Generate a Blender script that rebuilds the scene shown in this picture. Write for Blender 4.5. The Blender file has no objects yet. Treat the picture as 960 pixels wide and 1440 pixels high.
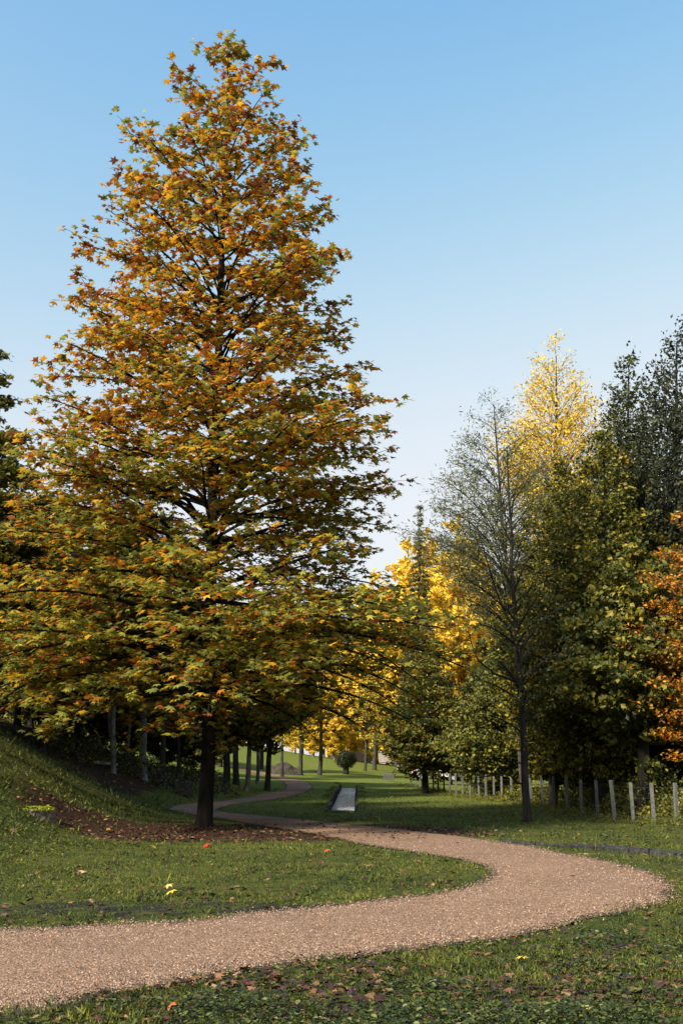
import bpy, math, random
import numpy as np
from mathutils import Vector

C = bpy.context.scene.collection
SC = bpy.context.scene
R = math.radians
rng = np.random.default_rng(7)
random.seed(7)

# ------------------------------------------------------------------ camera, sky, sun, exposure
CAM_Z, PITCH, F = 1.5, R(13.8), 1500.0
cam = bpy.data.cameras.new("camera"); cam_o = bpy.data.objects.new("camera", cam); C.objects.link(cam_o)
cam_o.location = (0, 0, CAM_Z); cam_o.rotation_euler = (math.pi/2 + PITCH, 0, 0)
cam.sensor_fit = 'VERTICAL'; cam.sensor_height = 36; cam.lens = F/1440*36
cam.clip_start = .1; cam.clip_end = 3000
SC.camera = cam_o
SUN_EL, SUN_AZ = R(34), R(228)         # azimuth clockwise from +Y: the sun stands low, left and behind the camera
w = bpy.data.worlds.new("World"); SC.world = w; w.use_nodes = True
nt = w.node_tree; bg = nt.nodes["Background"]
sky = nt.nodes.new("ShaderNodeTexSky"); sky.sky_type = 'NISHITA'; sky.sun_disc = False
sky.sun_elevation = SUN_EL; sky.sun_rotation = SUN_AZ
sky.air_density = 1.0; sky.dust_density = 2.0; sky.ozone_density = 1.0; sky.altitude = 0
sep_ = nt.nodes.new("ShaderNodeSeparateColor"); com_ = nt.nodes.new("ShaderNodeCombineColor"); nt.links.new(sky.outputs[0], sep_.inputs[0])
for k_, (p_, a_) in enumerate(((2.2, 1.10), (1.42, 1.17), (.65, 2.1))):       # one even colour grade for the whole sky
    q_ = nt.nodes.new("ShaderNodeMath"); q_.operation = 'POWER'; q_.inputs[1].default_value = p_; nt.links.new(sep_.outputs[k_], q_.inputs[0])
    m_ = nt.nodes.new("ShaderNodeMath"); m_.operation = 'MULTIPLY'; m_.inputs[1].default_value = a_; nt.links.new(q_.outputs[0], m_.inputs[0]); cap_ = (2.75, 2.95, 3.25)[k_]; m_.inputs[1].default_value = a_/cap_
    c_ = nt.nodes.new("ShaderNodeMath"); c_.operation = 'TANH'; nt.links.new(m_.outputs[0], c_.inputs[0])
    e_ = nt.nodes.new("ShaderNodeMath"); e_.operation = 'MULTIPLY'; e_.inputs[1].default_value = cap_; nt.links.new(c_.outputs[0], e_.inputs[0]); nt.links.new(e_.outputs[0], com_.inputs[k_])
nt.links.new(com_.outputs[0], bg.inputs[0]); bg.inputs[1].default_value = 0.13
sl = bpy.data.lights.new("sun", 'SUN'); sl.energy = 3.7; sl.angle = R(5); sl.color = (1, .91, .75)
so = bpy.data.objects.new("sun", sl); C.objects.link(so)
sd = Vector((math.sin(SUN_AZ)*math.cos(SUN_EL), math.cos(SUN_AZ)*math.cos(SUN_EL), math.sin(SUN_EL)))
so.rotation_euler = sd.to_track_quat('Z', 'Y').to_euler(); so.location = sd*200
SC.view_settings.view_transform = 'Standard'; SC.view_settings.look = 'None'
SC.view_settings.gamma = 1; SC.view_settings.exposure = 1.25
SC.render.engine = 'CYCLES'
SC.cycles.max_bounces = 5; SC.cycles.diffuse_bounces = 3; SC.cycles.transmission_bounces = 3

# ------------------------------------------------------------------ helpers
def sst(a, b, x):
    t = np.clip((x-a)/(b-a), 0, 1); return t*t*(3-2*t)
def noise2(x, y, s=1.0, k=0.0):
    x = x*s; y = y*s
    return (np.sin(1.7*x+1.3*y+k)+np.sin(-1.1*x+2.3*y+1.9*k+1)+np.sin(2.9*x-.7*y+2.7*k+2)+np.sin(.6*x+3.1*y+k*3.3+4))/4
CH_A, CH_B = (-0.05, 42.5), (0.55, 84.0)      # brook
DI_A, DI_B = (14.0, 8.6), (2.6, 27.6)          # ditch beside the path
def seg_dist(x, y, a, b):
    ax, ay = a; dx, dy = b[0]-ax, b[1]-ay; L = math.hypot(dx, dy)
    t = ((x-ax)*dx+(y-ay)*dy)/L; d = ((x-ax)*dy-(y-ay)*dx)/L
    return t, d, L
def terrain(x, y, carve=True):
    x = np.asarray(x, float); y = np.asarray(y, float)
    s = np.clip(.0155-.0006*x, .008, .021)
    z = s*np.clip(y-35, 0, 50)
    z = z + sst(78, 150, y)*2.7 + .012*np.clip(y-150, 0, 150)
    z = z - .085*np.clip(x, -45, 14)*sst(75, 135, y)
    toe = -6.6-.55*np.clip(21-y, 0, 30)
    u = toe-x
    sp = np.where(u > 6, u, .5*np.log1p(np.exp(np.clip(u*2, -40, 40))))
    slope = .35+.23*(1-sst(36, 45, y))*sst(10, 24, y)
    bank = np.minimum(sp, 9)*slope + np.clip(sp-9, 0, 30)*.22
    z = z + bank*(1-.75*sst(58, 85, y))
    crest = 16
    z = z + crest*sst(22, 95, -x)*(1-sst(40, 90, y)*.6)
    z = z + .025*noise2(x, y, .55)*sst(3, 8, np.abs(x)+2) + .05*noise2(x, y, .17, 3)
    if carve:
        t, d, L = seg_dist(x, y, CH_A, CH_B)
        z = z - .55*(1-sst(.5, .72, np.abs(d)))*sst(0, .6, t)*sst(0, .6, L-t)
        t, d, L = seg_dist(x, y, DI_A, DI_B)
        z = z - .34*(1-sst(.12, .5, np.abs(d)))*sst(0, 3, L-t)
    return z
FW = np.array((0, math.cos(PITCH), math.sin(PITCH))); UP = np.array((0, -math.sin(PITCH), math.cos(PITCH)))
def ray(px, py):
    d = FW+np.array((1, 0, 0))*(px-480)/F+UP*(720-py)/F
    return d/d[1]
def at(px, py, carve=False):                     # the point of the ground under a pixel
    d = ray(px, py); ys = np.concatenate([np.arange(5, 60, .05), np.arange(60, 260, .25)])
    zr = CAM_Z+d[2]*ys; below = zr < terrain(d[0]*ys, ys, carve)
    i = int(np.argmax(below)) if below.any() else len(ys)-1
    return np.array((d[0]*ys[i], ys[i], float(terrain(d[0]*ys[i], ys[i], carve))))
def deep(px, py, Y):                             # the point of a pixel at a given distance
    d = ray(px, py); return np.array((d[0]*Y, Y, CAM_Z+d[2]*Y))
def ground(px, Y):
    x = ray(px, 1088)[0]*Y; return np.array((x, Y, float(terrain(x, Y))))
def project(P):
    q = P-np.array((0, 0, CAM_Z)); dz = q@FW
    return 480+F*q[:, 0]/dz, 720-F*(q@UP)/dz

def mesh_np(name, V, polys, col=None, uv=None, smooth=False):
    """polys: list of int arrays (n,k)"""
    me = bpy.data.meshes.new(name)
    V = np.asarray(V, np.float32)
    me.vertices.add(len(V)); me.vertices.foreach_set('co', V.ravel())
    idx = np.concatenate([p.ravel() for p in polys]).astype(np.int32)
    tot = np.concatenate([np.full(len(p), p.shape[1], np.int32) for p in polys])
    st = np.concatenate([[0], np.cumsum(tot)[:-1]]).astype(np.int32)
    me.loops.add(len(idx)); me.loops.foreach_set('vertex_index', idx)
    me.polygons.add(len(tot)); me.polygons.foreach_set('loop_start', st)
    me.polygons.foreach_set('use_smooth', np.full(len(tot), smooth))
    me.update(calc_edges=True)
    if col is not None:
        for nm, arr in (col.items() if isinstance(col, dict) else [('col', col)]):
            a = me.color_attributes.new(nm, 'FLOAT_COLOR', 'POINT')
            c = np.ones((len(V), 4), np.float32); c[:, :3] = arr
            a.data.foreach_set('color', c.ravel())
    return me
def link(name, me, mat=None, parent=None, kind=None):
    o = bpy.data.objects.new(name, me); C.objects.link(o)
    if mat and me and not me.materials: me.materials.append(mat)
    if parent: o.parent = parent
    if kind: o['kind'] = kind
    return o
def tag(o, label, cat, group=None):
    o['label'] = label; o['category'] = cat
    if group: o['group'] = group
    return o
def thing(name, label, cat, loc, rz=0, group=None):
    o = bpy.data.objects.new(name, None); C.objects.link(o); o.empty_display_size = .2
    o.location = [float(v) for v in loc]; o.rotation_euler = (0, 0, rz)
    return tag(o, label, cat, group)
def copy_tree(o, parent=None):
    c = o.copy(); C.objects.link(c); c.parent = parent
    for ch in list(o.children): copy_tree(ch, c)
    return c

class Geo:                                       # collects boxes, tubes and rings into one mesh
    def __init__(s): s.V = []; s.P = {}; s.n = 0
    def add(s, V, *polys):
        for p in polys:
            p = np.asarray(p); s.P.setdefault(p.shape[1], []).append(p+s.n)
        s.V.append(np.asarray(V, float)); s.n += len(V)
    def tube(s, pts, rad, sides=5, cap=True):
        pts = np.asarray(pts, float); n = len(pts); rad = np.broadcast_to(np.asarray(rad, float), (n,))
        t = np.gradient(pts, axis=0); t /= np.linalg.norm(t, axis=1)[:, None]+1e-9
        ref = np.array((0, 0, 1.)) if abs(t[0][2]) < .8 else np.array((1., 0, 0))
        a = np.cross(t, ref); a /= np.linalg.norm(a, axis=1)[:, None]+1e-9; b = np.cross(t, a)
        th = np.arange(sides)/sides*2*math.pi
        V = pts[:, None]+rad[:, None, None]*(np.cos(th)[None, :, None]*a[:, None]+np.sin(th)[None, :, None]*b[:, None])
        i = np.arange(n-1)[:, None]*sides; j = np.arange(sides)[None]; k = (j+1) % sides
        q = np.stack([i+j, i+k, i+sides+k, i+sides+j], -1).reshape(-1, 4)
        s.add(V.reshape(-1, 3), q)
        if cap:
            c = V[-1].mean(0)[None]; tri = np.stack([np.arange(sides), (np.arange(sides)+1) % sides, np.full(sides, sides)], 1)
            s.add(np.concatenate([V[-1], c]), tri)
    def box(s, c, d, rz=0, jit=0, tilt=None, bev=0):
        """box with centre c and full size d, edges chamfered by bev"""
        h = np.asarray(d, float)/2; V = []; sg = [(-1, -1), (1, -1), (1, 1), (-1, 1)]
        e = min(bev, h.min()*.8)
        for z, k in ((-h[2], e), (-h[2]+e, 0), (h[2]-e, 0), (h[2], e)) if e else ((-h[2], 0), (h[2], 0)):
            V += [(a*(h[0]-k), b*(h[1]-k), z) for a, b in sg]
        V = np.array(V); nl = len(V)//4
        if jit: V = V+rng.normal(0, jit, V.shape)
        if tilt is not None: V[:, 0] += V[:, 2]*tilt[0]; V[:, 1] += V[:, 2]*tilt[1]
        ca, sa = math.cos(rz), math.sin(rz)
        V = np.stack([V[:, 0]*ca-V[:, 1]*sa, V[:, 0]*sa+V[:, 1]*ca, V[:, 2]], 1)+np.asarray(c, float)
        q = [(3, 2, 1, 0), tuple(4*(nl-1)+k for k in range(4))]
        for l in range(nl-1):
            q += [(4*l+k, 4*l+(k+1) % 4, 4*l+4+(k+1) % 4, 4*l+4+k) for k in range(4)]
        s.add(V, np.array(q))
    def mesh(s, name, col=None, smooth=False):
        return mesh_np(name, np.concatenate(s.V), [np.concatenate(p) for p in s.P.values()], col, smooth=smooth)

def rnd_unit(n):
    v = rng.normal(size=(n, 3)); return v/np.linalg.norm(v, axis=1)[:, None]
def frames(f, n):
    z = n/np.linalg.norm(n, axis=1)[:, None]
    x = f-(f*z).sum(1)[:, None]*z; x /= np.linalg.norm(x, axis=1)[:, None]+1e-9
    return np.stack([x, np.cross(z, x), z], 2)
def scatter(name, pos, f, n, size, col, tpl):
    tv, tt = tpl; M = frames(f, n)
    V = pos[:, None]+np.einsum('nij,vj->nvi', M, tv)*size[:, None, None]
    polys = [(np.arange(len(pos))[:, None, None]*len(tv)+t[None]).reshape(-1, t.shape[1]) for t in tt]
    return mesh_np(name, V.reshape(-1, 3), polys, np.repeat(col, len(tv), 0))
def plane_leaf():
    a = [0, 22, 46, 74, 106, 150, 180]; r = [.62, .30, .60, .27, .44, .2, .14]
    ang = a+[360-q for q in a[-2:0:-1]]; rad = r+r[-2:0:-1]
    V = [(0, 0, 0)]+[(math.cos(R(q))*p, math.sin(R(q))*p, -.38*p*p+.06*math.sin(3*R(q))*p) for q, p in zip(ang, rad)]
    n = len(ang); return np.array(V), [np.array([(0, 1+i, 1+(i+1) % n) for i in range(n)])]
PLANE = plane_leaf()
OVAL = (np.array([(-.5, 0, 0), (-.05, -.3, .06), (.5, 0, -.08), (-.05, .3, .06)]), [np.array([(0, 1, 2), (0, 2, 3)])])
HEX = (np.array([(-.5, 0, -.05), (-.2, -.32, .05), (.2, -.3, .04), (.5, 0, -.1), (.2, .3, .04), (-.2, .32, .05)]), [np.array([(0, 1, 2, 3), (0, 3, 4, 5)])])
ROUND = (np.array([(-.5, 0, -.04), (-.05, -.36, .07), (.5, 0, -.09), (.02, .36, .06)]), [np.array([(0, 1, 2), (0, 2, 3)])])
NARROW = (np.array([(-.6, 0, 0), (0, -.13, .03), (.6, 0, -.08), (0, .13, .03)]), [np.array([(0, 1, 2), (0, 2, 3)])])

# ------------------------------------------------------------------ materials
def mat(name):
    m = bpy.data.materials.new(name); m.use_nodes = True
    return m, m.node_tree, m.node_tree.nodes["Principled BSDF"]
def N(nt, t, **k):
    n = nt.nodes.new(t)
    for a, v in k.items():
        if hasattr(n, a): setattr(n, a, v)
        else: n.inputs[a.replace('_', ' ')].default_value = v
    return n
def noise(nt, scale, detail=4, rough=.6, obj=True):
    g = N(nt, "ShaderNodeTexCoord"); n = N(nt, "ShaderNodeTexNoise", Scale=scale, Detail=detail, Roughness=rough)
    nt.links.new(g.outputs['Object'], n.inputs['Vector']); return n
def ramp(nt, src, stops):
    r = N(nt, "ShaderNodeValToRGB"); e = r.color_ramp.elements
    while len(e) < len(stops): e.new(.5)
    for q, (p, c) in zip(e, stops): q.position = p; q.color = (*c, 1) if len(c) == 3 else c
    nt.links.new(src, r.inputs[0]); return r.outputs[0]
def mixc(nt, fac, a, b, mode='MIX'):
    m = N(nt, "ShaderNodeMix", data_type='RGBA', blend_type=mode)
    for s, k in ((fac, 0), (a, 6), (b, 7)):
        if isinstance(s, (int, float)): m.inputs[k].default_value = s
        elif isinstance(s, tuple): m.inputs[k].default_value = (*s, 1)
        else: nt.links.new(s, m.inputs[k])
    return m.outputs[2]
def bump(nt, b, h, strength=.5, dist=.02):
    n = N(nt, "ShaderNodeBump", Strength=strength, Distance=dist)
    nt.links.new(h, n.inputs['Height']); nt.links.new(n.outputs[0], b.inputs['Normal'])
def leaf_mat(name, trans=.4, rough=.55):
    m, t, b = mat(name); a = N(t, "ShaderNodeAttribute", attribute_name='col')
    t.links.new(a.outputs[0], b.inputs['Base Color']); b.inputs['Roughness'].default_value = rough
    b.inputs['Specular IOR Level'].default_value = .3
    tr = N(t, "ShaderNodeBsdfTranslucent"); t.links.new(a.outputs[0], tr.inputs[0])
    mx = N(t, "ShaderNodeMixShader"); mx.inputs[0].default_value = trans
    t.links.new(b.outputs[0], mx.inputs[1]); t.links.new(tr.outputs[0], mx.inputs[2])
    t.links.new(mx.outputs[0], t.nodes['Material Output'].inputs[0]); return m
def simple(name, stops, scale=6, rough=.85, bstr=.4, bdist=.02, stretch=None, spec=.3):
    m, t, b = mat(name); n = noise(t, scale, 6, .65)
    if stretch:
        mp = N(t, "ShaderNodeMapping"); mp.inputs['Scale'].default_value = stretch
        g = [x for x in t.nodes if x.type == 'TEX_COORD'][0]
        t.links.new(g.outputs['Object'], mp.inputs[0]); t.links.new(mp.outputs[0], n.inputs['Vector'])
    t.links.new(ramp(t, n.outputs[0], stops), b.inputs['Base Color'])
    b.inputs['Roughness'].default_value = rough; b.inputs['Specular IOR Level'].default_value = spec
    bump(t, b, n.outputs[0], bstr, bdist); return m
M_LEAF = leaf_mat('plane_leaf', .48)
M_FOL = leaf_mat('foliage', .35)
M_GOLD = leaf_mat('golden_foliage', .3)
M_LIT = leaf_mat('fallen_leaf', .05, .5)
M_GRASS = leaf_mat('grass_blade', .3, .6)
M_BARK = simple('dark_bark', [(.3, (.008, .007, .006)), (.55, (.022, .019, .015)), (.75, (.05, .043, .034))], 5, .9, .9, .05, (1, 1, .25))
M_BARKD = simple('blackish_bark', [(.3, (.004, .0035, .003)), (.55, (.013, .011, .009)), (.75, (.032, .028, .022))], 5, .95, 1, .05, (1, 1, .25), .1)
M_BARKP = simple('pale_bark', [(.3, (.04, .037, .03)), (.5, (.15, .14, .12)), (.7, (.33, .31, .27))], 4, .9, .6, .03, (1, 1, .4))
M_BARKG = simple('grey_bark', [(.3, (.018, .016, .012)), (.55, (.05, .046, .037)), (.75, (.10, .09, .07))], 6, .9, .7, .03, (1, 1, .3))
M_CONC = simple('weathered_concrete', [(.3, (.07, .072, .065)), (.55, (.125, .13, .118)), (.75, (.20, .20, .18))], 9, .9, .3, .01)
M_STONE = simple('dark_wet_stone', [(.3, (.010, .010, .011)), (.55, (.03, .03, .031)), (.75, (.085, .085, .083))], 9, .85, .8, .03)
M_WIRE = simple('galvanised_wire', [(.3, (.05, .05, .05)), (.7, (.11, .11, .11))], 20, .7, .1)
M_WOODD = simple('dark_weathered_timber', [(.3, (.02, .018, .015)), (.7, (.08, .07, .06))], 14, .8, .4)
M_WOODP = simple('bleached_timber', [(.3, (.25, .22, .18)), (.7, (.55, .5, .42))], 14, .8, .4)
M_RENDER = simple('house_render', [(.3, (.36, .31, .27)), (.7, (.46, .41, .37))], 3, .9, .2)
M_STUMP = simple('rotten_timber', [(.35, (.03, .024, .018)), (.6, (.13, .10, .075)), (.72, (.45, .39, .31))], 9, .9, .6)
M_WHITE = simple('white_paint', [(.3, (.62, .62, .60)), (.7, (.80, .80, .78))], 8, .5, .1)
M_MOSS = simple('yellow_green_moss', [(.3, (.16, .22, .01)), (.5, (.42, .5, .015)), (.7, (.62, .66, .04))], 30, 1, 1, .03)
M_EARTH = simple('heaped_earth', [(.3, (.025, .02, .017)), (.6, (.075, .062, .05)), (.8, (.13, .11, .09))], 6, 1, 1, .08)
M_ROOF = simple('clay_tile', [(.3, (.16, .07, .04)), (.7, (.30, .14, .08))], 10, .8, .4)
M_GLASS = simple('dark_glass', [(.3, (.02, .025, .03)), (.7, (.05, .06, .07))], 2, .08, 0, spec=.6)
M_TYRE = simple('black_rubber', [(.3, (.012, .012, .012)), (.7, (.03, .03, .03))], 20, .8, .1)
M_RED = simple('red_plastic', [(.3, (.5, .02, .015)), (.7, (.65, .03, .02))], 10, .3, 0)
M_CARW = simple('white_car_paint', [(.3, (.74, .73, .70)), (.7, (.8, .79, .76))], 2, .25, 0, spec=.5)
M_STEEL = simple('wheel_rim_metal', [(.3, (.3, .3, .31)), (.7, (.5, .5, .5))], 20, .35, 0, spec=.6)

# ground: grass, soil and litter mixed by what grows where; far lawn's extra brightness is painted-in light
mg, t, b = mat('meadow_ground')
a = N(t, "ShaderNodeAttribute", attribute_name='cover')
sep = N(t, "ShaderNodeSeparateColor"); t.links.new(a.outputs[0], sep.inputs[0])
n1 = noise(t, 1.3, 6, .65); n2 = noise(t, 28, 5, .7); n3 = noise(t, .35, 3, .6)
green = ramp(t, n2.outputs[0], [(.32, (.012, .018, .006)), (.5, (.055, .075, .016)), (.68, (.13, .15, .03))])
yel = ramp(t, n2.outputs[0], [(.32, (.02, .022, .008)), (.5, (.10, .105, .02)), (.7, (.20, .18, .045))])
g1 = mixc(t, ramp(t, n1.outputs[0], [(.4, (0, 0, 0)), (.62, (1, 1, 1))]), green, yel)
soil = ramp(t, n2.outputs[0], [(.33, (.012, .012, .012)), (.55, (.04, .038, .033)), (.72, (.09, .085, .075))])
lit = ramp(t, n2.outputs[0], [(.32, (.014, .008, .006)), (.52, (.05, .024, .017)), (.7, (.12, .06, .04))])
ad = N(t, "ShaderNodeMath", operation='MULTIPLY_ADD'); t.links.new(n1.outputs[0], ad.inputs[0]); ad.inputs[1].default_value = 1.4; t.links.new(sep.outputs[0], ad.inputs[2])
f1 = ramp(t, ad.outputs[0], [(.98, (0, 0, 0)), (1.0, (1, 1, 1))])
def thresh(src, lo=.55, hi=.95):
    q = N(t, "ShaderNodeMath", operation='ADD'); t.links.new(src, q.inputs[0])
    s = N(t, "ShaderNodeMath", operation='MULTIPLY_ADD'); t.links.new(n1.outputs[0], s.inputs[0]); s.inputs[1].default_value = .9; s.inputs[2].default_value = -.45
    t.links.new(s.outputs[0], q.inputs[1]); return ramp(t, q.outputs[0], [(.35, (0, 0, 0)), (.65, (1, 1, 1))])
lawn = ramp(t, n2.outputs[0], [(.3, (.05, .07, .014)), (.5, (.135, .165, .03)), (.7, (.21, .23, .045))])  # brighter grass colour, makes up for the shadows falling on the far lawn
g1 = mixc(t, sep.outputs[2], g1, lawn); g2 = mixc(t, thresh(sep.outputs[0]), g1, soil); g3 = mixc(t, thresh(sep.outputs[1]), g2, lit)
t.links.new(g3, b.inputs['Base Color']); b.inputs['Roughness'].default_value = 1; b.inputs['Specular IOR Level'].default_value = .1
bump(t, b, n2.outputs[0], 1, .05); M_GROUND = mg
# path: pinkish crushed gravel
mp_, t, b = mat('crushed_gravel')
g = N(t, "ShaderNodeTexCoord"); v = N(t, "ShaderNodeTexVoronoi", Scale=42.0); v2 = N(t, "ShaderNodeTexVoronoi", Scale=17.0)
t.links.new(g.outputs['Object'], v.inputs['Vector']); t.links.new(g.outputs['Object'], v2.inputs['Vector'])
sp = N(t, "ShaderNodeSeparateColor"); t.links.new(v.outputs['Color'], sp.inputs[0])
c1 = ramp(t, sp.outputs[0], [(.0, (0.064, 0.035, 0.020)), (.35, (0.193, 0.113, 0.067)), (.7, (.295, .182, .122)), (.92, (.40, .262, .182)), (1, (0.552, 0.403, 0.289))])
n1 = noise(t, .8, 5, .6)
c2 = mixc(t, .35, c1, ramp(t, n1.outputs[0], [(.35, (0.184, 0.109, 0.065)), (.65, (.29, .182, .122))]))
a = N(t, "ShaderNodeAttribute", attribute_name='cover'); sep = N(t, "ShaderNodeSeparateColor"); t.links.new(a.outputs[0], sep.inputs[0])
n4 = noise(t, 9, 5, .7); q = N(t, "ShaderNodeMath", operation='MULTIPLY_ADD'); t.links.new(n4.outputs[0], q.inputs[0]); q.inputs[1].default_value = 1.2; t.links.new(sep.outputs[0], q.inputs[2])
n5 = noise(t, .55, 4, .7); c2 = mixc(t, ramp(t, n5.outputs[0], [(.45, (0, 0, 0)), (.68, (.6, .6, .6))]), c2, (.15, .10, .066))
c3 = mixc(t, ramp(t, q.outputs[0], [(.78, (0, 0, 0)), (.98, (1, 1, 1))]), c2, (.085, .06, .04))
t.links.new(c3, b.inputs['Base Color']); b.inputs['Roughness'].default_value = .95; b.inputs['Specular IOR Level'].default_value = .2
bump(t, b, v.outputs['Distance'], .8, .02); M_PATH = mp_
# brook water
mw, t, b = mat('brook_water'); n = noise(t, 5, 4, .6); t.links.new(ramp(t, n.outputs[0], [(.36, (.16, .18, .18)), (.5, (.62, .64, .65)), (.7, (.85, .86, .86))]), b.inputs['Base Color'])
b.inputs['Roughness'].default_value = .12; b.inputs['Specular IOR Level'].default_value = .9; bump(t, b, n.outputs[0], 1, .35); M_WATER = mw

# ------------------------------------------------------------------ the path's outline (near side, far side), unprojected on the ground
NEAR = [(0, 1428), (100, 1411), (200, 1392), (270, 1378), (350, 1365), (450, 1352), (520, 1343), (600, 1335), (680, 1325), (752, 1313), (800, 1299),
        (850, 1288), (900, 1279), (936, 1268), (946, 1253), (935, 1237), (900, 1222), (850, 1211), (780, 1197), (700, 1184), (640, 1175), (560, 1166), (500, 1160),
        (450, 1155), (400, 1150), (358, 1146), (325, 1143), (306, 1139), (326, 1132), (380, 1125), (420, 1117), (439, 1109), (436, 1102), (418, 1096), (402, 1092)]
FAR = [(0, 1307), (90, 1303), (180, 1299), (270, 1294), (350, 1285), (430, 1277), (500, 1270), (560, 1263), (610, 1257), (645, 1250), (670, 1243),
       (683, 1237), (689, 1232), (690, 1228), (686, 1223), (674, 1217), (655, 1211), (630, 1206), (590, 1200), (550, 1194), (510, 1188), (470, 1179), (430, 1171),
       (380, 1163), (330, 1155), (285, 1148), (250, 1142), (235, 1136), (258, 1131), (310, 1127), (352, 1120), (392, 1113), (402, 1104), (392, 1097), (377, 1092)]
nw = np.array([at(*p) for p in NEAR])[:, :2]; fw = np.array([at(*p) for p in FAR])[:, :2]
nw = np.concatenate([nw[:1]+np.array([(-9, -2.2), (-4, -.7)]), nw]); fw = np.concatenate([fw[:1]+np.array([(-9, -1.0), (-4, -.3)]), fw])
nw = np.concatenate([nw, nw[-1:]+np.array([(-2.5, 4), (-6, 9)])]); fw = np.concatenate([fw, fw[-1:]+np.array([(-2.5, 4), (-6, 9)])])
def catmull(P, k):
    Q = np.concatenate([2*P[:1]-P[1:2], P, 2*P[-1:]-P[-2:-1]]); out = []
    for i in range(1, len(Q)-2):
        t = (np.arange(k)/k)[:, None]; a, b_, c, d = Q[i-1:i+3]
        out.append(.5*((2*b_)+(c-a)*t+(2*a-5*b_+4*c-d)*t**2+(3*b_-a-3*c+d)*t**3))
    return np.concatenate(out+[P[-1:]])
nw, fw = catmull(nw, 10), catmull(fw, 10)
def rough_edge(E, k):
    t = np.gradient(E, axis=0); t /= np.linalg.norm(t, axis=1)[:, None]+1e-9; nrm = np.stack([t[:, 1], -t[:, 0]], 1)
    return E+nrm*(.06*noise2(E[:, 0], E[:, 1], 2.1, k)+.05*noise2(E[:, 0], E[:, 1], 6.3, k))[:, None]
nw, fw = rough_edge(nw, 0), rough_edge(fw, 5)
POLY = np.concatenate([nw, fw[::-1]])
def inside(x, y, P=POLY):
    r = np.zeros(len(x), bool); x1, y1 = P[:, 0], P[:, 1]; x2, y2 = np.roll(x1, -1), np.roll(y1, -1)
    for a, b_, c, d in zip(x1, y1, x2, y2):
        if b_ == d: continue
        m = (b_ > y) != (d > y); r ^= m & (x < (c-a)*(y-b_)/(d-b_)+a)
    return r
TREE = at(287, 1163)

def covers(x, y):                                # soil, litter
    soil = np.zeros_like(x); lit = np.zeros_like(x)
    px, py = project(np.stack([x, y, terrain(x, y, False)], 1)); ok = y > 4
    n = noise2(x, y, 1.7)*.5+noise2(x, y, 4.1, 2)*.3
    soil = np.maximum(soil, np.where(ok, np.exp(-((y-(13.0+.06*x))/1.0)**2)*sst(2.2, -.5, x)*sst(-9, -3, x)*np.clip(.62+.55*n+.75*noise2(x, y, 6.5, 5), 0, 1.0), 0))
    e = ((x-TREE[0]-1.6)/6.8)**2+((y-TREE[1]+2.6)/4.8)**2
    lit = np.maximum(lit, (1-sst(.45, 1.25, e+.3*n))*.95)
    lit = np.maximum(lit, sst(-7.6, -8.6, x+.6*n)*sst(38, 42, y+1.0*n)*.98)     # wooded bank
    lit = np.maximum(lit, sst(-13, -15, x)*sst(20, 24, y)*.9)
    lit = np.maximum(lit, sst(9.6, 11.0, x+.0*y-.035*(31-y)*0)*sst(30, 34, y)*.55*(1-sst(110, 120, y)))
    lit = np.maximum(lit, (1-sst(.5, 1.1, np.hypot((x+.6)/1.9, (y-8.6)/1.2)+.7*n))*.14)
    lit = np.maximum(lit, (1-sst(.5, 1.0, np.hypot((x-1.6)/1.2, (y-8.2)/.7)+.7*n))*.16)
    lit = lit*(1-sst(75, 95, y))
    return soil, lit

# ------------------------------------------------------------------ ground sheet
def axis(parts):
    out = []
    for a, b_, s in parts: out.append(np.arange(a, b_, s))
    return np.concatenate(out)
xs = axis([(-700, -140, 40), (-140, -40, 5), (-40, -22, 1.0), (-22, -.9, .22), (-.9, 1.5, .11), (1.5, 15, .22), (15, 40, 1.2), (40, 140, 6), (140, 701, 40)])
ys = axis([(-600, -120, 40), (-120, 0, 5), (0, 5, 1), (5, 42, .22), (42, 86, .3), (86, 180, 1.5), (180, 400, 12), (400, 1201, 60)])
X, Y = np.meshgrid(xs, ys); x, y = X.ravel(), Y.ravel(); z = terrain(x, y)
onp = inside(x, y); 
so_, li_ = covers(x, y)
nx, ny = len(xs), len(ys); i = (np.arange(ny-1)[:, None]*nx+np.arange(nx-1)[None]).ravel()
me = mesh_np('ground', np.stack([x, y, z-.03*onp], 1), [np.stack([i, i+1, i+nx+1, i+nx], 1)], {'cover': np.stack([so_, li_, sst(36, 62, y+2*noise2(x, y, .4))], 1)}, smooth=True)  # third cover channel: where the lawn colour is lightened against shadow
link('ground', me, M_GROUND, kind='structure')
# path sheet
K = 26; tt = np.linspace(0, 1, K)
P = nw[:, None]*(1-tt)[None, :, None]+fw[:, None]*tt[None, :, None]
crown = .012*(1-(2*tt-1)**4)
pz = terrain(P[..., 0], P[..., 1], False)+.004+crown[None]
V = np.concatenate([P, pz[..., None]], 2).reshape(-1, 3); n_ = len(nw)
i = (np.arange(n_-1)[:, None]*K+np.arange(K-1)[None]).ravel()
edge = np.tile(np.maximum(1-sst(0, .10, tt), 1-sst(0, .10, 1-tt))*.55, n_)
link('gravel_path', mesh_np('gravel_path', V, [np.stack([i, i+K, i+K+1, i+1], 1)][:1], {'cover': np.stack([edge, edge*0, edge*0], 1)}, smooth=True), M_PATH, kind='structure')
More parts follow.
